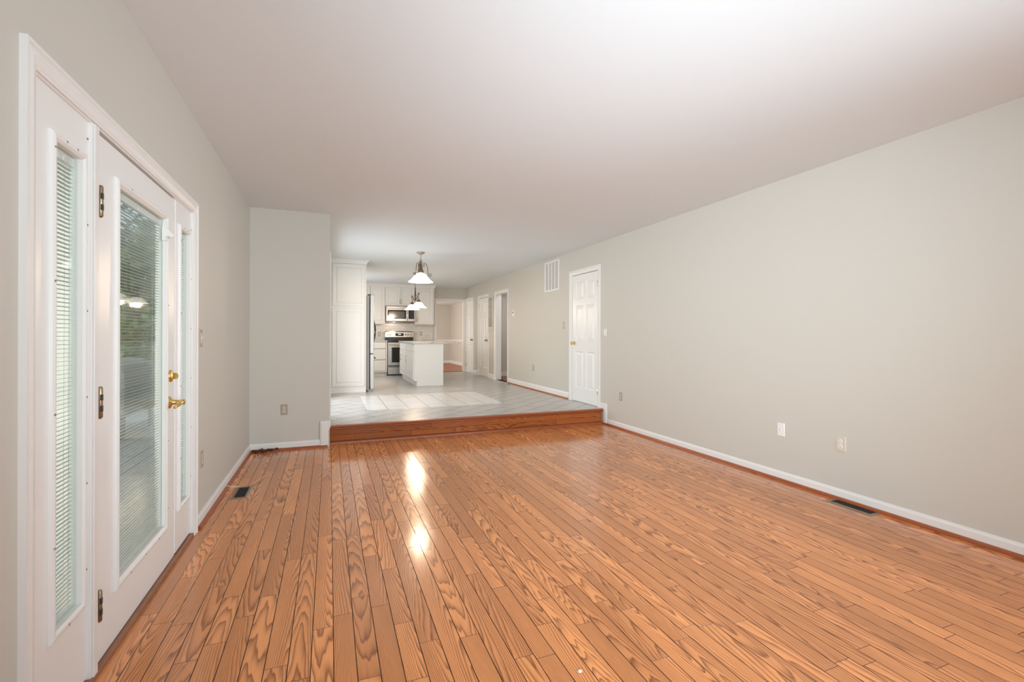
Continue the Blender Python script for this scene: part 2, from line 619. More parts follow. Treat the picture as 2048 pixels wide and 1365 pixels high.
# ------------------------------------------------------------------ floors
def boards(name, m, frame_fn, x0, x1, y0, y1, w, z, label, rnd, along='y', lmin=.35, lmax=1.25, ch=.0014, dp=.0012, base=GROOVE, extra=None):
    V, F, G, S = [], [], [], []
    MI = []

    def add(ax0, ax1, ay0, ay1, r):
        # across ax, along ay; chamfered top
        g = .0004
        a0, a1, c0, c1 = ax0 + g, ax1 - g, ay0 + g, ay1 - g
        i0 = len(V)
        for (a, c, h) in ((a0, c0, -dp), (a1, c0, -dp), (a1, c1, -dp), (a0, c1, -dp),
                          (a0 + ch, c0 + ch * .5, 0), (a1 - ch, c0 + ch * .5, 0), (a1 - ch, c1 - ch * .5, 0), (a0 + ch, c1 - ch * .5, 0)):
            V.append(frame_fn(a, c, h))
        mid = (a0 + a1) / 2
        loc = [(c0, a0), (c0, a1), (c1, a1), (c1, a0)] * 2
        fs = [(4, 5, 6, 7), (0, 1, 5, 4), (1, 2, 6, 5), (2, 3, 7, 6), (3, 0, 4, 7)]
        for fi, q in enumerate(fs):
            F.append([i0 + k for k in q])
            MI.append(0 if fi == 0 else 2)
            for k in q:
                G.append((loc[k][0] - c0 + r[0] * 9, loc[k][1] - mid))
                S.append((r[0], r[1]))
    row = 0
    x = x0
    while x < x1 - .003:
        xe = min(x + w, x1)
        y = y0 - rnd.uniform(0, lmax * .8)
        while y < y1:
            ye = y + rnd.uniform(lmin, lmax)
            if y1 - ye < .12:
                ye = y1
            if ye > y0 + .02:
                add(x, xe, max(y, y0), min(ye, y1), (rnd.random(), rnd.random()))
            y = ye
        x = xe
        row += 1
    # sub-floor below the boards
    i0 = len(V)
    for (a, c, h) in ((x0, y0, -.004), (x1, y0, -.004), (x1, y1, -.004), (x0, y1, -.004), (x0, y0, -.04), (x1, y0, -.04), (x1, y1, -.04), (x0, y1, -.04)):
        V.append(frame_fn(a, c, h))
    for q in ((0, 1, 2, 3), (4, 7, 6, 5), (0, 4, 5, 1), (1, 5, 6, 2), (2, 6, 7, 3), (3, 7, 4, 0)):
        F.append([i0 + k for k in q])
        MI.append(1)
        for k in q:
            G.append((0, 0))
            S.append((0, 0))
    me = bpy.data.meshes.new(name)
    me.from_pydata(V, [], F)
    me.polygons.foreach_set('material_index', MI)
    for nm, dat in (('grain', G), ('seed', S)):
        l = me.uv_layers.new(name=nm)
        l.data.foreach_set('uv', [k for q in dat for k in q])
    me.materials.append(m)
    me.materials.append(base)
    me.materials.append(EDGE)
    me.update()
    o = bpy.data.objects.new(name, me)
    COL.objects.link(o)
    return o


o = boards('floor', OAK, lambda a, c, h: (a, c, h), XL, XR, Y0, YS, .0825, 0, '', random.Random(11))
tag(o, 'glossy red oak strip floor of the lower room', 'floor', None, 'structure')
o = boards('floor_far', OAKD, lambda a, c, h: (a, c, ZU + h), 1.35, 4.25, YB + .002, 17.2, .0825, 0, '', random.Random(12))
tag(o, 'orange oak floor of the room beyond the far doorway', 'floor', None, 'structure')
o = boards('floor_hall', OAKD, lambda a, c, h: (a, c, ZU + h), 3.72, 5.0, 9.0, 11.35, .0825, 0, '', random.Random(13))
tag(o, 'dark oak floor inside the small hall', 'floor', None, 'structure')

# raised tile floor: grey tile around an inset of white tile
ix0, ix1, iy0, iy1 = .483, .483 + .2953 * 7, 6.80, 8.45
b = MB()
fx0, fx1, fy0, fy1 = -.008, XR, YS + .012, YB
for (a0, a1, c0, c1) in ((fx0, fx1, fy0, iy0), (fx0, fx1, iy1, fy1), (fx0, ix0, iy0, iy1), (ix1, fx1, iy0, iy1)):
    b.box(a0, a1, c0, c1, ZU - .06, ZU)
struct('floor_kitchen', b, TILE, 'grey tile floor laid diagonally on the raised level', 'floor')
struct('floor_inset', MB().box(ix0, ix1, iy0, iy1, ZU - .06, ZU), TILEW, 'rectangle of white tile set into the grey tile', 'floor')

# step: riser boards and rounded nosing
rr = random.Random(5)
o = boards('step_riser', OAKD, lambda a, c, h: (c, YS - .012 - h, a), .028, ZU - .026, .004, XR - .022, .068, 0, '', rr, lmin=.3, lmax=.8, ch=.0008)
tag(o, 'stained oak riser of the step up to the tile floor', 'step', None, 'structure')
b = MB()
prof = [(YS - .01, ZU - .028), (YS - .05, ZU - .028), (YS - .058, ZU - .022), (YS - .061, ZU - .014), (YS - .058, ZU - .006), (YS - .05, ZU), (YS + .012, ZU), (YS + .012, ZU - .028)]
b.extrude(prof, 0, .004, XR - .002)
b.box(.004, XR - .002, YS - .03, YS - .013, ZU - .045, ZU - .028)
struct('trim_10', b, SHOE, 'rounded oak nosing on the edge of the raised floor', 'step')
struct('trim_11', MB().extrude([(YS - .013, 0), (YS - .035, 0), (YS - .033, .012), (YS - .026, .022), (YS - .013, .026)], 0, .004, XR - .022), SHOE, 'oak quarter round at the foot of the step', 'trim')


# baseboards with oak shoe
def base_prof(h=.085, t=.013):
    return [(0, 0), (t, 0), (t, h * .78), (t * .55, h * .9), (t * .4, h), (0, h)]


def baseboard(name, axis, c0, c1, at, sgn, z, label, h=.085):
    b = MB()
    if axis == 'y':
        b.extrude([(at + sgn * x, z + q) for x, q in base_prof(h)], 1, c0, c1)
    else:
        b.extrude([(at + sgn * x, z + q) for x, q in base_prof(h)], 0, c0, c1)
    return struct(name, b, WHITE, label, 'baseboard')


def shoe(name, axis, c0, c1, at, sgn, z, label):
    b = MB()
    pr = [(.013, 0), (.034, 0), (.033, .01), (.027, .02), (.013, .024)]
    b.extrude([(at + sgn * x, z + q) for x, q in pr], 1 if axis == 'y' else 0, c0, c1)
    return struct(name, b, SHOE, label, 'trim')


baseboard('baseboard_right', 'y', Y0, 5.72, XR, -1, 0, 'white baseboard along the wood floor under the long bright wall')
shoe('trim_12', 'y', Y0, 5.81, XR, -1, 0, 'red oak shoe moulding under the long bright wall')
baseboard('baseboard_left', 'y', 3.56, YN, XL, 1, 0, 'white baseboard between the patio door and the corner')
shoe('trim_13', 'y', 3.56, YN, XL, 1, 0, 'red oak shoe moulding between patio door and corner')
baseboard('baseboard_near', 'y', Y0, 1.70, XL, 1, 0, 'white baseboard before the patio door')
baseboard('baseboard_return', 'x', XL, -.1, YN, -1, 0, 'white baseboard below the short darker wall')
shoe('trim_14', 'x', XL, -.02, YN, -1, 0, 'dark oak shoe moulding below the short darker wall')
baseboard('baseboard_upper', 'y', 6.87, 9.68, XR, -1, ZU, 'white baseboard between the panelled door and the hall opening', .115)
shoe('trim_15', 'y', 6.87, 9.68, XR, -1, ZU, 'thin oak shoe moulding on the tile between panelled door and hall')
baseboard('baseboard_back', 'y', 10.64, 11.06, XR, -1, ZU, 'short white baseboard under the wall sign', .115)
baseboard('baseboard_end', 'y', 12.05, 12.36, XR, -1, ZU, 'short white baseboard between the two far doors', .115)
# plinths where the baseboard jumps to the raised floor
b = MB(**on_front(-.1, 0, YN))
b.box(0, .085, .0, .295, 0, .018).box(.085, .1, .19, .295, 0, .018).frustum(0.006, .079, .01, .285, .018, .024, .012)
b.box(.1, .112, .215, .295, -.14, .012)
struct('trim_16', b, WHITE, 'white plinth block on the end of the short darker wall', 'trim', bevel=.002)
b = MB(**on_right(5.90, 0))
b.box(.0, .178, .216, .30, 0, .018).box(.095, .178, .0, .216, 0, .018).frustum(.1, .174, .01, .29, .018, .023, .012)
struct('trim_17', b, WHITE, 'white plinth block against the wall at the end of the step', 'trim', bevel=.002)


# ------------------------------------------------------------------ door pieces
def casing(name, fr, w, h, cw, label, depth=.018, sides='LRT', jamb=.125, m=WHITE):
    """casing round an opening 0..w x 0..h, with jambs going into the wall"""
    b = MB(**fr)
    pr = [(0, 0), (0, depth), (.010, depth), (.016, depth * .72), (cw * .55, depth * .85), (cw - .012, depth * .6), (cw - .008, depth * .45), (cw, depth * .4), (cw, 0)]

    def leg(x_out, sg, z1):
        pts = [(x_out + sg * q[0], q[1]) for q in pr]
        lo = [b.p(x, 0, d) for x, d in pts]
        hi = [b.p(x, h + cw - q[0], d) for (x, d), q in zip(pts, pr)]
        b.f(lo[::-1])
        b.f(hi)
        for k in range(len(lo)):
            b.f([lo[k], lo[(k + 1) % len(lo)], hi[(k + 1) % len(lo)], hi[k]])
    if 'L' in sides:
        leg(-cw, 1, h)
    if 'R' in sides:
        leg(w + cw, -1, h)
    lo = [b.p(-cw + q[0] if 'L' in sides else 0, h + cw - q[0], q[1]) for q in pr]
    hi = [b.p(w + cw - q[0] if 'R' in sides else w, h + cw - q[0], q[1]) for q in pr]
    b.f(lo[::-1])
    b.f(hi)
    for k in range(len(lo)):
        b.f([lo[k], lo[(k + 1) % len(lo)], hi[(k + 1) % len(lo)], hi[k]])
    if jamb:
        b.box(-.004, .004, 0, h, -jamb, 0).box(w - .004, w + .004, 0, h, -jamb, 0).box(.004, w - .004, h - .004, h + .004, -jamb, 0)
    return struct(name, b, m, label, 'door casing')


def knob(parent, fr, u, v, n0, m=BRASS):
    b = MB(**fr)
    b.lathe([(.030, n0), (.031, n0 + .004), (.026, n0 + .008), (.012, n0 + .012), (.011, n0 + .028), (.020, n0 + .034), (.027, n0 + .044), (.028, n0 + .052), (.022, n0 + .062), (.008, n0 + .066)], (u, v, 0), 2, 20)
    return b.build('door_knob', m, parent)


def hinge(parent, fr, u, v, n0, h=.09, m=BRASS):
    b = MB(**fr)
    b.lathe([(.004, v - h / 2 - .004), (.007, v - h / 2), (.007, v + h / 2), (.004, v + h / 2 + .005)], (u, 0, n0 + .004), 1, 10)
    b.box(u - .012, u + .012, v - h / 2, v + h / 2, n0 - .004, n0 + .002)
    return b.build('hinge', m, parent)


def six_panel(name, fr, w, h, label, knob_u, hinge_u, hz, km=BRASS):
    """six-panel interior door; slab front at n = -.004"""
    b = MB(**fr)
    t = .032
    n1 = -.004
    n0 = n1 - .011
    b.box(0, w, 0, h, n1 - t, n0)
    st = .105
    mid = .09
    rails = [(0, .22), (.80, .96), (1.53, 1.64), (h - .115, h)]
    for a, c in ((0, st), (w - st, w), (w / 2 - mid / 2, w / 2 + mid / 2)):
        b.box(a, c, 0, h, n0, n1)
    for (z0, z1) in rails:
        b.box(st, w / 2 - mid / 2, z0, z1, n0, n1)
        b.box(w / 2 + mid / 2, w - st, z0, z1, n0, n1)
    for (z0, z1) in ((.22, .80), (.96, 1.53), (1.64, h - .115)):
        for (a, c) in ((st, w / 2 - mid / 2), (w / 2 + mid / 2, w - st)):
            b.ring(a, c, z0, z1, [(0, n0), (0, n1), (.014, n0 + .002), (.014, n0)])
            b.frustum(a + .024, c - .024, z0 + .024, z1 - .024, n0, n1 - .002, .028)
    d = struct(name, b, DOORW, label, 'door')
    knob(d, fr, knob_u, .93, n1, km)
    for z in hz:
        hinge(d, fr, hinge_u, z, n1 + .002)
    return d


def wall_door(i, y0, y1, h, ytop, label, clabel, cname, hz, knob_w=True):
    w = y1 - y0
    casing(cname, on_right(y1 + .008, ZU), w + .016, h + .008, .072, clabel)
    return six_panel('door_%d' % i, on_right(y1 - .002, ZU + .008), w - .004, h - .012, label, .06 if i == 2 else w - .07, w - .006 if i == 2 else .006, hz, BRASS if i == 2 else ABRASS)


wall_door(2, 5.981, 6.763, 2.036, 0, 'white six-panel door with round brass knob at the step', 'white casing round the six-panel door at the step', 'trim_2', (.22, 1.835))
wall_door(3, 11.14, 11.892, 2.036, 0, 'white six-panel door with dark knob beside the wall sign', 'white casing round the door beside the wall sign', 'trim_3', (.22, 1.835))
wall_door(4, 12.445, 13.128, 2.05, 0, 'white six-panel door nearest the kitchen end corner', 'white casing of the door in the kitchen end corner', 'trim_4', (.22, 1.835))
casing('trim_5', on_right(10.552, ZU), 10.552 - 9.763, 2.043, .07, 'white cased opening from the kitchen into the small hall', jamb=.14)
casing('trim_6', on_front(2.843, ZU, YB), .804, 2.055, .062, 'white casing round the far doorway to the dining room', jamb=.14)

# patio door casing and jambs
UY0, UY1, UZ = 1.772, 3.468, 2.045
casing('trim_1', on_left(UY0, 0), UY1 - UY0, UZ, .066, 'moulded white casing round the patio door and sidelights', depth=.019, jamb=0)
b = MB(**on_left(0, 0))
b.box(UY0 - .025, UY0 + .004, 0, UZ, -.098, 0).box(UY1 - .004, UY1 + .016, 0, UZ, -.098, 0)
b.box(UY0, UY1, UZ - .006, UZ + .016, -.098, 0)
b.box(2.126, 2.176, 0, UZ - .006, -.098, .004).box(3.131, 3.155, 0, UZ - .006, -.098, -.012)
b.box(2.133, 2.166, 0, UZ - .006, .004, .010)
struct('trim_7', b, WHITE, 'white jambs and posts between patio door and sidelights', 'door frame', bevel=.0015)
b = MB(**on_left(0, 0))
b.box(UY0, UY1, 0, .022, -.14, .012)
struct('trim_8', b, mat('threshold_wood', (.30, .13, .07), .4, var=.2, bump_scale=25), 'worn wooden threshold under the patio door', 'threshold', bevel=.004)


def lite(parent, fr, a0, a1, z0, z1, n, fw, screws):
    """glazing insert: raised frame, panes, and the mini blind sealed behind the room-side pane"""
    b = MB(**fr)
    b.ring(a0, a1, z0, z1, [(0, n - .01), (0, n + .004), (.004, n + .012), (.012, n + .016), (.02, n + .015), (.028, n + .008), (fw, n + .004), (fw, n - .034), (.02, n - .034)])
    fo = b.build('glazing_frame', WHITE, parent)
    g0, g1, h0, h1 = a0 + fw, a1 - fw, z0 + fw, z1 - fw
    b = MB(**fr)
    b.box(g0 - .004, g1 + .004, h0 - .004, h1 + .004, n - .008, n - .005)
    b.build('glass_pane', GLASS, parent)
    b = MB(**fr)
    b.box(g0 - .004, g1 + .004, h0 - .004, h1 + .004, n - .040, n - .037)
    b.build('glass_pane', GLASS, parent)
    # screw plugs
    b = MB(**fr)
    for (su, sv) in screws:
        b.lathe([(.0042, n + .0135), (.0042, n + .0165)], (su, sv, 0), 2, 8)
    b.build('screw_caps', GREY, fo)
    # blind
    nb = n - .023
    b = MB(**fr)
    b.box(g0 + .003, g1 - .003, h1 - .034, h1 - .004, nb - .010, nb + .010)
    hr = b.build('blind_headrail', BLINDW, parent, .002)
    c = (g0 + g1) / 2
    b = MB(**fr)
    for du in (-.018, .018):
        b.lathe([(.012, nb + .006), (.013, nb + .012), (.009, nb + .013)], (c + du, h1 - .024, 0), 2, 14)
    b.build('tilt_roller', PLWHITE, hr)
    b = MB(**fr)
    z = h0 + .022
    ang = math.radians(8)
    dn, dz = .0062 * math.cos(ang), .0062 * math.sin(ang)
    while z < h1 - .04:
        i = [b.p(x, z + s * dz + e, nb + s * dn) for x in (g0 + .004, g1 - .004) for s, e in ((-1, 0), (0, .0009), (1, 0), (1, .0005), (0, .0014), (-1, .0005))]
        for q in ((0, 1, 7, 6), (1, 2, 8, 7), (2, 3, 9, 8), (3, 4, 10, 9), (4, 5, 11, 10), (5, 0, 6, 11)):
            b.f([i[k] for k in q], True)
        z += .0143
    b.build('blind_slats', SLAT, parent, fix=False)
    b = MB(**fr)
    b.box(g0 + .004, g1 - .004, h0 + .003, h0 + .012, nb - .007, nb + .007)
    b.build('blind_bottom_rail', BLINDW, parent)
    b = MB(**fr)
    cu = [g0 + .03, g1 - .03] if g1 - g0 < .25 else [g0 + .07, g1 - .07]
    for x in cu:
        for e in (-.0068, .0068):
            b.tube([(x, h0 + .01, nb + e), (x, h1 - .03, nb + e)], .0007, 5)
    b.build('ladder_cord', CORDM, parent)
    return fo


# sidelights (fixed) and the hinged door, all on the plane of the wall
frL = on_left(0, 0, XL - .008)


def sidelight(i, p0, p1, f0, f1, z0, z1, label):
    b = MB(**frL)
    b.box(p0, f0 + .01, .03, UZ - .006, -.044, 0).box(f1 - .01, p1, .03, UZ - .006, -.044, 0)
    b.box(f0 + .01, f1 - .01, .03, z0 + .01, -.044, 0).box(f0 + .01, f1 - .01, z1 - .01, UZ - .006, -.044, 0)
    o = tag(b.build('window_%d' % i, DOORW), label, 'sidelight window', None, 'structure')
    sc = [(f0 + .012, z0 + .3 + k * .42) for k in range(4)] + [(f1 - .012, z0 + .14 + k * .305) for k in range(6)] + [(f0 + .08, z1 - .012), (f1 - .08, z1 - .012), (f0 + .1, z0 + .012)]
    lite(o, frL, f0, f1, z0, z1, 0, .028, sc)
    return o


sidelight(1, UY0 + .004, 2.126, 1.866, 2.095, .299, 1.912, 'white sidelight window with mini blind on the hinge side of the patio door')
sidelight(2, 3.155, UY1 - .004, 3.192, 3.421, .255, 1.912, 'white sidelight window with mini blind on the handle side of the patio door')
D0, D1 = 2.179, 3.128
b = MB(**frL)
f0, f1, z0, z1 = 2.342, 2.989, .227, 1.912
b.box(D0, f0 + .01, .026, 2.028, -.044, 0).box(f1 - .01, D1, .026, 2.028, -.044, 0)
b.box(f0 + .01, f1 - .01, .026, z0 + .01, -.044, 0).box(f0 + .01, f1 - .01, z1 - .01, 2.028, -.044, 0)
door = tag(b.build('door_1', DOORW), 'white glazed patio door with mini blind and brass lever', 'door', None, 'structure')
lite(door, frL, f0, f1, z0, z1, 0, .033, [(f1 - .012, z0 + .12 + k * .36) for k in range(5)] + [(f0 + .14 + k * .18, z0 + .012) for k in range(3)] + [(f0 + .14, z1 - .012)])
# blind slider clip on its track at the handle side
b = MB(**frL)
b.box(f1 - .037, f1 - .030, z0 + .04, z1 - .04, -.006, .010)
tr = b.build('blind_track', PLWHITE, door)
b = MB(**frL)
b.box(f1 - .052, f1 - .028, 1.765, 1.838, -.004, .014)
b.extrude([(1.790, .014), (1.785, .045), (1.800, .045), (1.832, .014)], 0, f1 - .05, f1 - .03)
b.build('blind_slider', PLWHITE, tr)
for hz in (1.768, 1.016, .256):
    b = MB(**on_left(0, 0))
    h = .054
    b.lathe([(.004, hz - h - .006), (.0085, hz - h), (.0085, hz + h), (.006, hz + h + .006)], (2.179, 0, .009), 1, 12)
    b.box(2.157, 2.179, hz - h, hz + h, -.002, .0065).box(2.179, 2.192, hz - h, hz + h, -.006, .003)
    hg = b.build('hinge', ABRASS, door)
    b = MB(**on_left(0, 0))
    for e in (-.021, .021):
        b.box(2.171, 2.182, hz + e - .012, hz + e + .010, .012, .0182)
    b.build('hinge_knuckle_gap', BLKPL, hg)
b = MB(**frL)
b.lathe([(.034, 0), (.034, .006), (.029, .012), (.012, .014)], (3.055, 1.045, 0), 2, 24)
dbolt = b.build('deadbolt', BRASS, door)
b = MB(**frL)
b.extrude([(1.028, .014), (1.028, .034), (1.045, .040), (1.062, .034), (1.062, .014)], 0, 3.050, 3.060)
b.build('thumb_turn', BRASS, dbolt)
b = MB(**frL)
b.lathe([(.034, 0), (.034, .005), (.028, .011), (.014, .016), (.012, .052), (.015, .056), (.015, .072), (.010, .076)], (3.04, .902, 0), 2, 24)
lv = b.build('lever_rose', BRASS, door)
b = MB(**frL)
b.tube([(3.045, .902, .063), (3.01, .903, .066), (2.975, .900, .066), (2.945, .894, .062), (2.925, .886, .056)], [.011, .011, .010, .009, .006], 10)
b.build('lever_handle', BRASS, lv)


# ------------------------------------------------------------------ wall plates
def outlet(name, fr, label, plate=BEIGE, face=BEIGE, w=.072, h=.116, turned=False, group=None):
    r = thing(name, label, 'outlet', fr['o'], group)
    if turned:
        fr = dict(fr, u=fr['v'], v=tuple(-Vector(fr['u'])))
    b = MB(**fr)
    b.frustum(-w / 2, w / 2, -h / 2, h / 2, 0, .006, .004)
    b.build('cover_plate', plate, r, .001)
    for s in (-1, 1):
        b = MB(**fr)
        b.lathe([(.0165, .005), (.0165, .0085), (.0155, .009)], (0, s * .0195, 0), 2, 18)
        rc = b.build('receptacle', face, r)
        b = MB(**fr)
        c = s * .0195
        b.box(-.0075, -.0050, c - .002, c + .0075, .0086, .0094).box(.0050, .0075, c - .002, c + .0075, .0086, .0094)
        b.lathe([(.0026, .0086), (.0026, .0094)], (0, c - .008, 0), 2, 8)
        b.build('slot', DARK, rc)
    b = MB(**fr)
    b.lathe([(.003, .005), (.003, .0075)], (0, 0, 0), 2, 8)
    b.build('cover_screw', plate, r)
    return r


def switch(name, fr, label, plate=BEIGE, tog=PLWHITE, w=.072, h=.118, gangs=1):
    r = thing(name, label, 'light switch', fr['o'])
    b = MB(**fr)
    b.frustum(-w / 2, w / 2, -h / 2, h / 2, 0, .006, .004)
    b.build('cover_plate', plate, r, .001)
    for k in range(gangs):
        x = (k - (gangs - 1) / 2) * .046
        b = MB(**fr)
        b.box(x - .0165, x + .0165, -.034, .034, .005, .0075)
        b.build('switch_bezel', tog, r, .001)
        b = MB(**fr)
        b.extrude([(-.012, .007), (.012, .007), (.016, .018), (.008, .019)], 0, x - .005, x + .005)
        b.build('toggle', tog, r)
    for s in (-1, 1):
        MB(**fr).lathe([(.003, .005), (.003, .0072)], (0, s * .042, 0), 2, 8).build('cover_screw', plate, r)
    return r


switch('light_switch', on_right(5.785, 1.322), 'almond light switch just before the six-panel door at the step', BEIGE)
switch('light_switch', on_right(7.066, 1.45), 'tan light switch on the knob side of the six-panel door at the step', BEIGED, BEIGE)
outlet('wall_outlet', on_right(5.386, .442), 'tan outlet low on the long wall closest to the step', BEIGED, BEIGE)
outlet('wall_outlet', on_right(2.442, .436), 'almond duplex outlet with dark slots above the floor vent', BEIGE, PLWHITE, .078, .122)
outlet('wall_outlet', on_right(8.336, .643), 'tan outlet low on the wall between six-panel door and hall opening', BEIGED, BEIGE)
outlet('wall_outlet', on_front(-.468, .445, YN), 'taupe outlet low on the short darker wall', BEIGED, BEIGE)
outlet('wall_outlet', on_left(3.70, .43), 'tan outlet low beside the patio door casing', BEIGED, BEIGE)
switch('light_switch', on_left(3.665, 1.248), 'tan light switch beside the patio door casing', BEIGED, BEIGE)
# coax plate
r = thing('cable_plate', 'plain white cable plate with one small centre jack', 'wall plate', (XR, 2.958, .45))
fr = on_right(2.958, .45)
MB(**fr).frustum(-.036, .036, -.058, .058, 0, .006, .004).build('cover_plate', PLWHITE, r, .001)
b = MB(**fr)
b.lathe([(.0065, .005), (.0065, .009), (.0045, .009), (.0045, .016)], (0, 0, 0), 2, 12)
b.build('cable_jack', CHROME, r)
for s in (-1, 1):
    MB(**fr).lathe([(.003, .005), (.003, .0072)], (0, s * .042, 0), 2, 8).build('cover_screw', PLWHITE, r)
# thermostat
r = thing('thermostat', 'small white thermostat high on the wall before the hall opening', 'thermostat', (XR, 9.37, 1.757))
fr = on_right(9.37, 1.757)
MB(**fr).box(-.055, .055, -.065, .065, 0, .024).build('thermostat_body', PLWHITE, r, .004)
MB(**fr).box(-.035, .035, -.005, .04, .024, .0255).build('thermostat_display', GREY, r)

# return air grille
gy0, gy1, gz0, gz1 = 7.238, 7.813, 2.076, 2.615
r = thing('return_air_grille', 'white slatted return air grille high on the wall by the ceiling', 'air grille', (XR, (gy0 + gy1) / 2, gz0))
fr = on_right(gy1, gz0)
gw, gh = gy1 - gy0, gz1 - gz0
b = MB(**fr)
b.ring(0, gw, 0, gh, [(0, 0), (0, .006), (.006, .010), (.026, .010), (.03, .004), (.03, 0)])
cols = 4
cw = (gw - .06) / cols
for k in range(1, cols):
    b.box(.03 + cw * k - .010, .03 + cw * k + .010, .03, gh - .03, 0, .009)
b.build('grille_frame', PLWHITE, r)
b = MB(**fr)
for k in range(cols):
    z = .036
    while z < gh - .036:
        x0_, x1_ = .03 + cw * k + .010 * (k > 0), .03 + cw * (k + 1) - .010 * (k < cols - 1)
        b.extrude([(z, .001), (z + .0015, .001), (z + .007, .008), (z + .0055, .008)], 0, x0_, x1_)
        z += .0125
b.build('grille_slats', PLWHITE, r)
MB(**fr).box(.026, gw - .026, .026, gh - .026, -.0005, .0008).build('grille_backing', GREY, r)

# wall sign
r = thing('wall_sign', 'tall narrow pale sign covered in small lines of lettering', 'sign', (XR, 10.88, 1.40))
fr = on_right(11.058, 1.40)
MB(**fr).box(0, .352, 0, .84, 0, .022).build('sign_board', SIGNM, r, .002)
b = MB(**fr)
rs = random.Random(3)
z = .80
sizes = [.02, .02] + [.012] * 5 + [.016] * 3 + [.011] * 9 + [.017] * 2 + [.02] * 3 + [.024] * 2
for hgt in sizes:
    x = .03 + rs.uniform(0, .015)
    end = .30 - rs.uniform(0, .03)
    while x < end:
        wl = rs.uniform(.012, .05)
        xe = min(x + wl, end)
        # short strokes standing for the unreadably small letters
        xx = x
        while xx < xe - .004:
            lw = rs.uniform(.005, .009)
            hh = hgt * rs.choice((.7, .7, 1, 1))
            b.box(xx, min(xx + lw * .75, xe), z - hgt, z - hgt + hh, .022, .0226)
            xx += lw
        x = xe + .009
    z -= hgt + .0125
    if z < .05:
        break
b.build('sign_lettering', INK, r)


# ------------------------------------------------------------------ floor vents and little things on the floor
def floor_vent(label, cx, cy, w, l, z, frame=VENTM, bars=True):
    r = thing('floor_vent', label, 'floor vent', (cx, cy, z))
    fr = dict(o=(cx, cy, z))
    b = MB(**fr)
    b.ring(-w / 2, w / 2, -l / 2, l / 2, [(0, 0), (.006, .005), (.02, .006), (.022, .001), (.022, 0)])
    b.build('vent_frame', frame, r)
    MB(**fr).box(-w / 2 + .02, w / 2 - .02, -l / 2 + .02, l / 2 - .02, .0002, .0014).build('vent_opening', DARK, r)
    b = MB(**fr)
    n = int((l - .04) / .018)
    for k in range(1, n):
        y = -l / 2 + .02 + (l - .04) * k / n
        b.box(-w / 2 + .02, w / 2 - .02, y - .0018, y + .0018, .0012, .0042)
    b.build('vent_bars', BLKPL, r)
    return r


floor_vent('long brass-framed floor vent with black louvres below the almond outlet', 3.64, 2.305, .135, .33, .0005)
floor_vent('small square-looking black floor vent close to the patio door wall', -.655, 4.283, .118, .31, .0005)
floor_vent('small tan floor vent on the tile by the hall opening', 3.59, 9.36, .09, .26, ZU + .0005, BEIGE)
rl = random.Random(21)
b = MB()
for k in range(46):
    cx, cy = XL + .045 + rl.random() ** 1.3 * .24, YN - .04 - rl.random() * .075
    cz = .004 + rl.random() * .03
    a, L_, w_ = rl.uniform(0, 6.28), rl.uniform(.02, .045), rl.uniform(.008, .016)
    dx, dy = math.cos(a), math.sin(a)
    ti = rl.uniform(-.012, .012)
    pts = [(-.5, 0, 0), (0, -.5, .25), (.5, 0, 0), (0, .5, .25), (0, 0, -.1)]
    top = [b.p(cx + dx * u * L_ - dy * v * w_ * 2, cy + dy * u * L_ + dx * v * w_ * 2, cz + h * .03 + u * ti + .008) for u, v, h in pts]
    bot = [b.p(cx + dx * u * L_ - dy * v * w_ * 2, cy + dy * u * L_ + dx * v * w_ * 2, cz + h * .03 + u * ti + .007) for u, v, h in pts]
    for q in ((0, 1, 4), (1, 2, 4), (2, 3, 4), (3, 0, 4)):
        b.f([top[i] for i in q])
        b.f([bot[i] for i in reversed(q)])
    for q in ((0, 1), (1, 2), (2, 3), (3, 0)):
        b.f([top[q[0]], bot[q[0]], bot[q[1]], top[q[1]]])
tag(b.build('dry_leaves', DLEAF), 'small heap of dark brown dry leaves in the corner', 'leaves', None, 'stuff')
b = MB()
b.tube([(XL + .014, 4.40, .03), (XL + .035, 4.402, .032), (XL + .055, 4.41, .02), (XL + .09, 4.418, .012), (XL + .115, 4.428, .012)], [.003, .0034, .0034, .0045, .0045], 8)
tag(b.build('cable_stub', mat('cream_cable', (.72, .58, .38), .5)), 'short cream cable end poking from the baseboard by the small vent', 'cable')
b = MB().ball((.882, 1.539, .0065), .0085, 12, (1.15, .8, .75))
tag(b.build('pebble', STONE), 'tiny pale pebble lying alone on the wood floor', 'pebble')


# ------------------------------------------------------------------ cabinets
def raised(b, a0, a1, z0, z1, n0, t=.019, fw=.055):
    """raised-panel cabinet front added to builder b"""
    nb = n0 + t * .5
    b.box(a0, a1, z0, z1, n0, nb)
    b.ring(a0, a1, z0, z1, [(0, nb), (0, n0 + t - .003), (.003, n0 + t), (fw - .008, n0 + t), (fw, nb + .002), (fw, nb)])
    b.frustum(a0 + fw + .006, a1 - fw - .006, z0 + fw + .006, z1 - fw - .006, nb, n0 + t - .001, .022)


def bar_pull(parent, fr, u, z0, z1, n, m=GOLD):
    b = MB(**fr)
    b.tube([(u, z0, n + .028), (u, z1, n + .028)], .005, 8)
    for z in (z0 + .015, z1 - .015):
        b.tube([(u, z, n), (u, z, n + .028)], .004, 8)
    return b.build('cabinet_handle', m, parent)


def front(parent, fr, a0, a1, z0, z1, n0, name='cabinet_door'):
    b = MB(**fr)
    raised(b, a0, a1, z0, z1, n0, fw=min(.055, (z1 - z0) * .28))
    return b.build(name, CABW, parent, .0012)


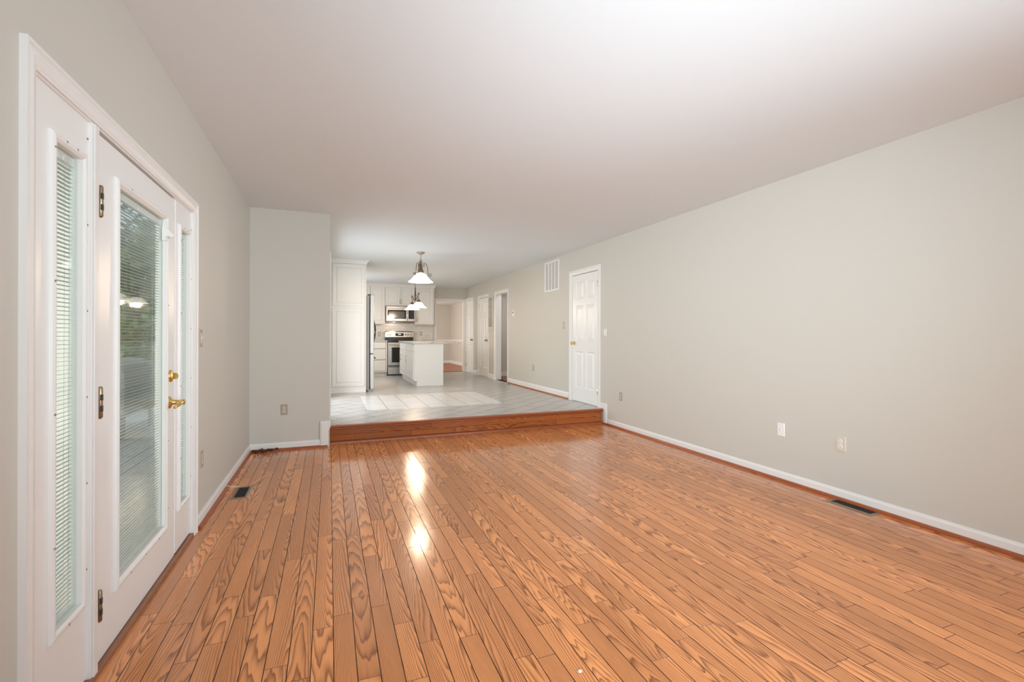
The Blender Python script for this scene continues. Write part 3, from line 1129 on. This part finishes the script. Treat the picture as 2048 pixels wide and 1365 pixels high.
def crown(name, path, label, z1=ZT, drop=.075, out=.055):
    """crown moulding along a plan path of (x, y, outx, outy) corners"""
    b = MB()
    pr = [(0, -drop), (.008, -drop), (.012, -drop * .72), (out * .55, -drop * .38), (out * .8, -drop * .16), (out, -drop * .14), (out, 0), (0, 0)]
    rows = [[b.p(x + ox * q, y + oy * q, z1 + h) for q, h in pr] for x, y, ox, oy in path]
    for A, B in zip(rows, rows[1:]):
        for k in range(len(pr)):
            b.f([A[k], A[(k + 1) % len(pr)], B[(k + 1) % len(pr)], B[k]])
    b.f(rows[0][::-1])
    b.f(rows[-1])
    return struct(name, b, CABW, label, 'crown moulding')


# tall end panel / pantry side
YP = 9.0
r = thing('tall_pantry_cabinet', 'tall white cabinet side with two raised panels beside the fridge', 'cabinet', (.31, YP + .02, ZU))
fr = on_front(0, 0, YP)
MB(**fr).box(-.004, .625, ZU, ZT - .001, -.04, 0).build('cabinet_body', CABW, r)
front(r, fr, .043, .594, 1.805, 2.572, 0)
front(r, fr, .041, .597, .337, 1.757, 0)
MB(**fr).box(-.004, .628, ZU, ZU + .024, 0, .012).build('cabinet_base_moulding', CABW, r, .003)
crown('trim_18', [(.0, YP - .001, 0, -1), (.626, YP - .001, 1, -1), (.626, YP + .95, 1, 0)], 'white crown moulding on top of the tall pantry cabinet')

# fridge
r = thing('refrigerator', 'stainless steel fridge with curved dark handle beside the tall cabinet', 'refrigerator', (.35, 9.55, ZU))
MB().box(.02, .69, 9.06, 9.96, ZU + .03, 2.015).build('fridge_body', STEELD, r, .006)
MB().box(.03, .66, 9.08, 9.94, ZU, ZU + .03).build('fridge_base_grille', BLACK, r)
fh = []
for (y0_, y1_, zb, zt) in ((9.065, 9.508, .93, 2.03), (9.512, 9.955, .93, 2.03)):
    d = MB().box(.706, .775, y0_, y1_, zb, zt).build('fridge_door', STEEL, r, .008)
    yy = y1_ - .05 if y0_ < 9.3 else y0_ + .05
    pts = []
    for k in range(13):
        t = k / 12
        pts.append((.775 + .058 * math.sin(math.pi * t), yy, 1.06 + .60 * t))
    MB().tube(pts, .010, 8).build('fridge_handle', BLKPL, d)
d = MB().box(.706, .775, 9.065, 9.955, .262, .92).build('freezer_drawer', STEEL, r, .008)
MB().tube([(.775, 9.15, .84), (.812, 9.2, .84), (.815, 9.5, .84), (.812, 9.8, .84), (.775, 9.87, .84)], .010, 8).build('fridge_handle', BLKPL, d)
for y0_ in (9.07, 9.89):
    MB().box(.66, .715, y0_, y0_ + .06, 2.015, 2.04).build('fridge_top_hinge', BLKPL, r, .003)
MB().box(.66, .73, 9.07, 9.95, ZU + .0, ZU + .045).build('fridge_toe_grille', STEELD, r)
# cabinet above fridge
r = thing('cabinet_above_fridge', 'white cabinet directly above the fridge', 'cabinet', (.3, 9.5, 2.08))
MB().box(.0, .60, 9.042, 9.97, 2.08, ZT - .002).build('cabinet_body', CABW, r)
fr = dict(o=(.60, 9.05, 0), u=(0, 1, 0), v=(0, 0, 1), n=(1, 0, 0))
front(r, fr, .005, .452, 2.09, 2.57, 0)
front(r, fr, .458, .91, 2.09, 2.57, 0)

# uppers on the end wall
YU = 12.87
fr = on_front(0, 0, YU)


def upper(label, x0, x1, z0, doors, pulls, group='white wall cabinets over the cooker run'):
    r = thing('wall_cabinet', label, 'cabinet', ((x0 + x1) / 2, YU + .15, z0), group)
    MB(**fr).box(x0 + .001, x1 - .001, z0, ZT - .002, -(YB - YU), 0).build('cabinet_body', CABW, r)
    for i, (a, c) in enumerate(doors):
        d = front(r, fr, a, c, z0 + .02, 2.565, 0)
        if pulls[i]:
            bar_pull(d, fr, pulls[i][0], pulls[i][1], pulls[i][2], .019)
    return r


upper('narrow white wall cabinet mostly hidden behind the fridge', .58, 1.0, 1.585, [(.60, .995)], [None])
upper('single-door white wall cabinet between fridge and microwave', 1.0, 1.385, 1.585, [(1.007, 1.365)], [None])
upper('two-door white wall cabinet above the microwave with gold pulls', 1.385, 2.178, 2.065, [(1.41, 1.777), (1.783, 2.16)], [(1.762, 2.12, 2.25), (1.80, 2.12, 2.25)])
upper('single-door white wall cabinet between microwave and far doorway', 2.178, 2.705, 1.585, [(2.21, 2.665)], [(2.228, 1.64, 1.78)])
crown('trim_19', [(.55, YU, 0, -1), (2.705, YU, 1, -1), (2.705, YB, 1, 0)], 'white crown moulding over the kitchen wall cabinets', drop=.085)
b = MB(**fr)
b.box(.58, 1.384, 1.575, 1.585, -.03, .002).box(2.179, 2.705, 1.575, 1.585, -.03, .002)
struct('trim_20', b, CABW, 'thin white light rail under the wall cabinets', 'trim')

# backsplash
struct('trim_21', MB().box(.0, 2.735, YB - .010, YB, 1.135, 1.60), SUBWAY, 'beige subway tile backsplash behind the cooker', 'backsplash')
outlet('wall_outlet', on_front(1.262, 1.31, YB - .010), 'dark-edged outlet on the backsplash between fridge and cooker', BEIGED, PLWHITE, .075, .12)
outlet('wall_outlet', on_front(2.403, 1.325, YB - .010), 'dark-edged outlet on the backsplash next to the far doorway', BEIGED, PLWHITE, .07, .12)

# microwave
r = thing('microwave', 'stainless over-range microwave with dark window', 'microwave', (1.79, YU, 1.645))
fm = on_front(0, 0, 12.80)
MB(**fm).box(1.40, 2.165, 1.645, 2.055, -.39, 0).build('microwave_body', STEELD, r, .004)
MB(**fm).box(1.405, 2.16, 1.985, 2.052, .0, .012).build('vent_strip', STEEL, r, .003)
d = MB(**fm).box(1.405, 1.96, 1.66, 1.98, 0, .022).build('microwave_door', STEEL, r, .004)
MB(**fm).box(1.432, 1.925, 1.715, 1.955, .022, .024).build('door_window', BLKGLASS, d)
MB(**fm).box(1.47, 1.88, 1.745, 1.92, .024, .0245).build('window_mesh', mat('window_mesh', (.10, .09, .085), .15), d)
b = MB(**fm)
b.tube([(1.948, 1.69, .022), (1.95, 1.70, .05), (1.95, 1.82, .056), (1.95, 1.94, .05), (1.948, 1.95, .022)], .009, 8)
b.build('microwave_handle', CHROME, d)
cp = MB(**fm).box(1.965, 2.16, 1.66, 1.98, 0, .020).build('control_panel', STEEL, r, .003)
MB(**fm).box(1.985, 2.14, 1.715, 1.965, .020, .022).build('keypad', BLKGLASS, cp)
MB(**fm).box(1.41, 2.155, 1.632, 1.645, -.3, -.01).build('microwave_base', BLACK, r)

# cooker
YR = 12.53
r = thing('cooker', 'freestanding stainless cooker with black glass top and raised back panel', 'cooker', (1.785, 12.85, ZU))
fr = on_front(0, 0, YR)
RX0, RX1 = 1.405, 2.165
MB(**fr).box(RX0, RX1, ZU + .02, 1.118, -.62, -.02).build('cooker_body', BLACK, r, .004)
MB(**fr).box(RX0, RX1, 1.118, 1.136, -.62, .02).build('cooktop', BLKGLASS, r, .003)
d = MB(**fr).box(RX0 + .012, RX1 - .012, .478, 1.085, -.02, .012).build('oven_door', STEEL, r, .005)
MB(**fr).box(1.515, 2.06, .56, .955, .012, .014).build('oven_window', BLKGLASS, d)
b = MB(**fr)
b.tube([(RX0 + .05, 1.03, .012), (RX0 + .05, 1.03, .055), (RX0 + .08, 1.03, .06), (RX1 - .08, 1.03, .06), (RX1 - .05, 1.03, .055), (RX1 - .05, 1.03, .012)], .011, 8)
b.build('oven_handle', STEEL, d)
d = MB(**fr).box(RX0 + .012, RX1 - .012, ZU + .03, .462, -.02, .012).build('storage_drawer', STEEL, r, .005)
MB(**fr).extrude([(.43, .012), (.445, .03), (.455, .03), (.458, .012)], 0, RX0 + .03, RX1 - .03).build('drawer_lip', STEEL, d)
MB(**fr).box(RX0, RX1, ZU, ZU + .03, -.6, -.03).build('cooker_base', BLACK, r)
fb = on_front(0, 0, 13.11)
bk = MB(**fb)
bk.box(RX0, RX1, 1.136, 1.385, -.07, 0)
bk = bk.build('back_panel', BLACK, r, .003)
MB(**fb).extrude([(1.228, 0), (1.228, .03), (1.36, .012), (1.388, 0)], 0, RX0, RX1).build('control_panel', STEEL, bk)
tl = Vector((0, .018, .132)).normalized()
fcp = dict(o=(0, 13.11 - .03, 1.228), u=(1, 0, 0), v=(0, tl[1], tl[2]), n=(0, -tl[2], tl[1]))
MB(**fcp).box(1.68, 1.905, .025, .105, .0, .002).build('clock_display', BLKGLASS, bk)
MB(**fcp).box(1.755, 1.83, .06, .085, .002, .0026).build('clock_digits', mat('clock_glow', (.4, .45, .5), .4, emit=(.6, .8, 1), estr=.5), bk)
for x in (1.475, 1.55, 1.955, 2.03, 2.105):
    MB(**fcp).lathe([(.026, 0), (.026, .006), (.021, .008), (.019, .026), (.014, .028)], (x, .066, 0), 2, 18).build('control_knob', CHROME if x > 1.9 else STEEL, bk)

point('cooker_hood_lamp', (1.62, 12.92, 1.615), 1.6, (1, .85, .7), .03)

# base cabinets and worktops on the end wall
fr = on_front(0, 0, 12.53)
r = thing('base_cabinet', 'white three-drawer base cabinet beside the cooker toward the fridge', 'cabinet', (1.1, 12.85, ZU))
MB(**fr).box(.62, .93, ZU + .095, 1.098, -.66, 0).box(.93, 1.365, ZU + .095, 1.098, -.66, -.03).box(1.365, 1.40, ZU + .095, 1.098, -.66, 0).box(.93, 1.365, ZU + .095, ZU + .122, -.03, 0).build('cabinet_body', CABW, r)
MB(**fr).box(.62, 1.40, ZU, ZU + .095, -.66, -.07).build('toe_kick', CABW, r)
for (z0_, z1_) in ((.932, 1.092), (.642, .910), (.345, .620)):
    MB(**fr).box(.934, 1.361, z0_, z1_, -.03, .014).build('drawer', CABW, r, .004)
r = thing('base_cabinet', 'white base cabinet beside the cooker next to the far doorway', 'cabinet', (2.44, 12.85, ZU))
MB(**fr).box(2.17, 2.70, ZU + .095, 1.098, -.66, 0).build('cabinet_body', CABW, r)
MB(**fr).box(2.17, 2.70, ZU, ZU + .095, -.66, -.07).build('toe_kick', CABW, r)
d = front(r, fr, 2.2, 2.68, .345, .905, 0)
MB(**fr).box(2.2, 2.68, .932, 1.085, 0, .019).build('drawer', CABW, r, .004)
tag(MB(**fr).box(.62, 1.402, 1.098, 1.136, -.658, .03).build('worktop', GRANITE, None, .004), 'speckled granite worktop over the three-drawer cabinet', 'worktop')
tag(MB(**fr).box(2.168, 2.72, 1.098, 1.136, -.658, .03).build('worktop', GRANITE, None, .004), 'speckled granite worktop between cooker and far doorway', 'worktop')

# island
IX0, IX1, IY0, IY1 = 1.62, 2.245, 9.75, 11.84
r = thing('kitchen_island', 'white kitchen island cabinet with gold handles and plain end panel', 'kitchen island', ((IX0 + IX1) / 2, (IY0 + IY1) / 2, ZU))
MB().box(IX0 + .02, IX1 - .0, IY0 + .02, IY1, ZU + .105, 1.098).build('cabinet_body', CABW, r)
MB().box(IX0 + .075, IX1 - .0, IY0 + .02, IY1, ZU, ZU + .105).build('toe_kick', CABW, r)
fe = on_front(0, 0, IY0 + .02)
b = MB(**fe)
b.extrude([(IX0 + .02, ZU + .105), (IX0 + .078, ZU + .105), (IX0 + .078, ZU), (IX1 + .004, ZU), (IX1 + .004, 1.098), (IX0 + .02, 1.098)], 2, 0, .018)
b.box(IX1 - .016, IX1 + .004, ZU, 1.098, .018, .024).box(IX0 + .02, IX0 + .045, ZU + .105, 1.098, .018, .021).box(IX0 + .08, IX1 - .016, ZU, ZU + .015, .018, .026)
b.build('end_panel', CABW, r, .001)
fw_ = on_west(0, 0, IX0 + .02)
for (y0_, y1_) in ((9.80, 10.79), (10.83, 11.80)):
    d = MB(**fw_)
    d.box(-y1_, -y0_, .935, 1.085, 0, .019)
    d.build('drawer', CABW, r, .004)
for (y0_, y1_, yh) in ((9.80, 10.79, 10.66), (10.83, 11.80, 11.5)):
    d = front(r, fw_, -y1_, -y0_, ZU + .13, .92, 0)
    bar_pull(d, fw_, -yh, .67, .82, .019)
tag(MB().box(IX0 - .02, 2.585, IY0 - .03, IY1 + .03, 1.098, 1.136).build('worktop', GRANITE, None, .006), 'speckled granite island worktop overhanging toward the doors', 'worktop')
outlet('wall_outlet', on_front(1.935, .446, IY0 + .002), 'white outlet lying sideways low on the island end panel', PLWHITE, PLWHITE, .072, .116, turned=True)


# ------------------------------------------------------------------ lamps
def bell(r_rim, h, t=.004):
    """bell shade profile outside then inside, rim at height 0"""
    out = [(r_rim, 0), (r_rim * .985, .006), (r_rim * .82, h * .22), (r_rim * .66, h * .42), (r_rim * .56, h * .62), (r_rim * .47, h * .80), (r_rim * .34, h * .93), (r_rim * .2, h)]
    ins = [(max(.01, q - t), z - (t if i > 2 else 0)) for i, (q, z) in enumerate(out)]
    ins[0] = (r_rim - t, 0)
    return out + ins[::-1]


def spiral(cx, cz, r0, r1, a0, turns, n=22, sg=1):
    return [(cx + (r0 + (r1 - r0) * k / n) * math.cos(a0 + sg * turns * 2 * math.pi * k / n), cz + (r0 + (r1 - r0) * k / n) * math.sin(a0 + sg * turns * 2 * math.pi * k / n)) for k in range(n + 1)]


def rot2(pts, th, cx, cy):
    return [(cx + x * math.cos(th), cy + x * math.sin(th), z) for x, z in pts]


# pendant over the tile inset
px, py = 1.406, 7.77
zr = 2.160
r = thing('pendant_lamp', 'bell-shaped white glass pendant lamp with bronze scrolls over the tile', 'pendant lamp', (px, py, ZT))
MB().lathe([(.006, ZT - .045), (.02, ZT - .042), (.062, ZT - .018), (.068, ZT - .006), (.068, ZT)], (px, py, 0), 2, 28).build('canopy', TAUPE, r)
b = MB()
zc = ZT - .045
k = 0
while zc > 2.535:
    ring = [(.007 * math.cos(t * math.pi / 6), .013 * math.sin(t * math.pi / 6) + zc - .012) for t in range(13)]
    b.tube(rot2(ring, (k % 2) * math.pi / 2, px, py), .0018, 6)
    zc -= .021
    k += 1
b.build('chain', BRONZE, r)
b = MB()
b.lathe([(.018, 2.315), (.046, 2.318), (.05, 2.335), (.034, 2.37), (.024, 2.42), (.012, 2.46), (.010, 2.50), (.004, 2.515)], (px, py, 0), 2, 20)
b.tube(rot2([(.026 * math.cos(t * math.pi / 8), 2.505 + .026 * math.sin(t * math.pi / 8)) for t in range(17)], .4, px, py), .004, 8)
b.build('socket_cap', BRONZE, r)
for j in range(3):
    th = -.35 + j * 2 * math.pi / 3
    arm = [(.012, 2.44), (.035, 2.468), (.065, 2.478), (.095, 2.455), (.112, 2.405), (.118, 2.345), (.119, 2.292)]
    sc2 = spiral(.152, 2.285, .034, .008, math.pi * 1.0, 1.15, 20, 1)
    b = MB()
    b.tube(rot2(arm + sc2[1:], th, px, py), .0052, 7)
    b.tube(rot2(spiral(.045, 2.432, .026, .006, math.pi * .5, 1.2, 16, -1), th, px, py), .004, 6)
    b.build('scroll_arm', BRONZE, r)
MB().lathe([(.118, zr + .075), (.124, zr + .075), (.124, zr + .081), (.118, zr + .081)], (px, py, 0), 2, 36, True).build('shade_band', BRONZE, r)
MB(o=(px, py, zr)).lathe(bell(.205, .15), (0, 0, 0), 2, 44, True).build('lamp_shade', SHADE, r)
MB().ball((px, py, zr + .055), .032, 14, (1, 1, 1.25)).build('bulb', BULB, r)
point('pendant_glow', (px, py, zr - .03), 24, (1, .78, .55))

# two-shade island pendant running along the island
ix, iyc = 1.775, 10.46
r = thing('island_pendant_lamp', 'bronze scrolled pendant with two white glass shades over the island', 'pendant lamp', (ix, iyc, ZT))
MB().lathe([(.006, ZT - .03), (.05, ZT - .02), (.065, ZT - .005), (.065, ZT)], (ix, iyc, 0), 2, 24).build('canopy', TAUPE, r)
b = MB()
b.tube([(ix, iyc, ZT - .03), (ix, iyc, 2.16)], .006, 8)
b.lathe([(.008, 2.04), (.018, 2.06), (.022, 2.10), (.016, 2.14), (.026, 2.17), (.012, 2.20)], (ix, iyc, 0), 2, 14)
b.build('stem', BRONZE, r)
for s in (-1, 1):
    th = math.pi / 2 * s
    ys = iyc + s * .415
    b = MB()
    b.tube(rot2([(.0, 2.36), (.05, 2.30), (.075, 2.20), (.07, 2.10), (.04, 2.05), (.0, 2.04)], th, ix, iyc), .006, 7)
    b.tube(rot2([(0, 2.06), (.10, 2.04), (.20, 2.09), (.29, 2.17), (.37, 2.18), (.41, 2.12), (.415, 2.04)], th, ix, iyc), .006, 7)
    b.tube(rot2(spiral(.27, 2.105, .05, .01, math.pi * .5, 1.3, 20, 1), th, ix, iyc), .0045, 6)
    b.tube(rot2(spiral(.47, 2.16, .045, .01, math.pi, 1.3, 20, -1), th, ix, iyc), .0045, 6)
    b.build('scroll_arm', BRONZE, r)
    MB().lathe([(.036, 1.985), (.044, 1.99), (.044, 2.012), (.03, 2.03), (.014, 2.05)], (ix, ys, 0), 2, 18).build('socket_cap', BRONZE, r)
    sh = MB(o=(ix, ys, 1.868)).lathe(bell(.172, .125), (0, 0, 0), 2, 36, True).build('lamp_shade', SHADE, r)
    MB().ball((ix, ys, 1.905), .03, 12, (1, 1, 1.25)).build('bulb', BULB, r)
    point('island_pendant_glow', (ix, ys, 1.84), 20, (1, .74, .50))


# ------------------------------------------------------------------ windows the photo does not face (they let the daylight in)
b = MB(**on_left(0, 0, -.008))
for (a, c) in ((6.35, 6.41), (7.30, 7.40), (8.29, 8.35)):
    b.box(a, c, ZU, 2.25, -.11, -.05)
b.box(6.41, 8.29, ZU, ZU + .07, -.11, -.05).box(6.41, 8.29, 2.18, 2.25, -.11, -.05)
struct('door_5', b, WHITE, 'white patio slider letting daylight onto the tile', 'door')
casing('trim_22', on_left(6.35, ZU, -.008), 2.0, 2.034, .07, 'white casing edge of the slider beside the short darker wall', depth=.022, jamb=0)

# ------------------------------------------------------------------ outdoors, seen through the blinds
def deckrow():
    b = MB()
    x = -6.4
    while x < XL - .16:
        b.box(x, x + .135, -2.5, 13.0, -.13, -.10)
        x += .141
    return b


struct('deck_floor', deckrow(), DECKM, 'weathered blue grey deck boards outside the patio door', 'deck')
struct('ground_lawn', MB().box(-60, XL - .2, -10, 70, -.5, -.42), LAWN, 'grass beyond the deck', 'lawn')
# grill under a cover
gx, gy = -2.75, 8.0
r = thing('barbecue_grill', 'dark grey covered barbecue grill on the deck outside the patio door', 'barbecue', (gx, gy, -.1))
b = MB(o=(gx, gy, 0))
b.extrude([(-.30, .20), (.30, .20), (.30, .72), (.26, .86), (.12, .93), (-.12, .93), (-.26, .86), (-.30, .72)], 1, -.62, .55)
b.build('grill_cover', COVER, r, .03)
for (x, y) in ((-.25, -.55), (.25, -.55), (-.25, .48), (.25, .48)):
    MB(o=(gx, gy, 0)).box(x - .025, x + .025, y - .025, y + .025, -.1, .22).build('leg', IRON, r)
MB(o=(gx, gy, 0)).box(-.2, .2, -.86, -.62, .70, .73).build('side_shelf', IRON, r, .004)
# iron bench with a scrolled back
bx, by = -3.6, 9.6
r = thing('iron_bench', 'black wrought iron bench with scrolled back on the deck', 'bench', (bx, by, -.1))
b = MB(o=(bx, by, 0))
for k in range(9):
    b.box(-.22 + k * .05, -.185 + k * .05, -.6, .6, .33, .35)
b.build('seat', IRON, r)
b = MB(o=(bx, by, 0))
arch = [(-.25, -.6 + 1.2 * k / 16, .72 + .22 * math.sin(math.pi * k / 16)) for k in range(17)]
b.tube(arch, .016, 8)
for cy in (-.32, 0, .32):
    b.tube([(-.25, cy + y, z) for y, z in spiral(0, .62, .15, .03, 0, 1.6, 26)], .011, 6)
for y in (-.6, .6):
    b.tube([(-.25, y, .34), (-.25, y, .73)], .016, 8)
b.build('backrest', IRON, r)
for (x, y) in ((-.23, -.58), (.23, -.58), (-.23, .58), (.23, .58)):
    MB(o=(bx, by, 0)).box(x - .018, x + .018, y - .018, y + .018, -.1, .34).build('leg', IRON, r)


def tree(label, x, y, h, cr, m, n, seed, name='tree', cz=None, leaf=.16):
    rt = random.Random(seed)
    r = thing(name, label, 'tree', (x, y, -.45), 'trees beyond the deck')
    tr = MB(o=(x, y, -.45))
    tr.tube([(0, 0, 0), (.05, .03, h * .3), (-.04, .06, h * .55), (.03, 0, h * .8)], [cr * .07, cr * .055, cr * .04, cr * .015], 9)
    for k in range(6):
        a = rt.uniform(0, 6.28)
        z = h * rt.uniform(.3, .6)
        tr.tube([(0, 0, z), (math.cos(a) * cr * .35, math.sin(a) * cr * .35, z + h * .1), (math.cos(a) * cr * .7, math.sin(a) * cr * .7, z + h * .16)], [cr * .03, cr * .02, cr * .008], 6)
    tr.build('trunk', BARK, r)
    b = MB(o=(x, y, -.45))
    blobs = []
    for k in range(16):
        a, q = rt.uniform(0, 6.28), cr * math.sqrt(rt.random()) * .8
        blobs.append((math.cos(a) * q, math.sin(a) * q, h * rt.uniform(.12 if cz is None else cz, .95), cr * rt.uniform(.28, .5)))
    for k in range(n):
        bx_, by_, bz_, br = rt.choice(blobs)
        v = Vector((rt.gauss(0, 1), rt.gauss(0, 1), rt.gauss(0, 1))).normalized() * br * rt.uniform(.6, 1.05)
        c = Vector((bx_, by_, bz_)) + v
        if c.z < .15:
            continue
        d = Vector((rt.gauss(0, 1), rt.gauss(0, 1), rt.gauss(0, .6))).normalized()
        e = d.cross(Vector((rt.gauss(0, 1), rt.gauss(0, 1), rt.gauss(0, 1)))).normalized()
        s = leaf * rt.uniform(.6, 1.25)
        nn = d.cross(e) * s * .12
        q = [b.p(*(c - d * s)), b.p(*(c + e * s * .45 + nn)), b.p(*(c + d * s)), b.p(*(c - e * s * .45 + nn))]
        b.f(q)
    b.build('crown', m, r, fix=False)
    return r


tree('tall dark green tree in the middle distance beyond the deck', -6.0, 20.5, 8.5, 2.6, LEAFD, 1900, 1, leaf=.22)
tree('bushy mid green tree just beyond the end of the deck', -3.9, 14.8, 4.6, 1.7, LEAF, 3200, 2, cz=.12)
tree('yellow green bushy tree seen through the hinge-side sidelight', -8.4, 17.2, 6.0, 2.0, LEAFY, 3000, 3, cz=.12)
tree('broad green tree far beyond the deck', -13.2, 27, 9, 3.6, LEAF, 3200, 4, leaf=.26)
tree('tall dark tree far off behind the bushy mid green tree', -7.0, 28, 10, 3.2, LEAFD, 1700, 6, leaf=.26)
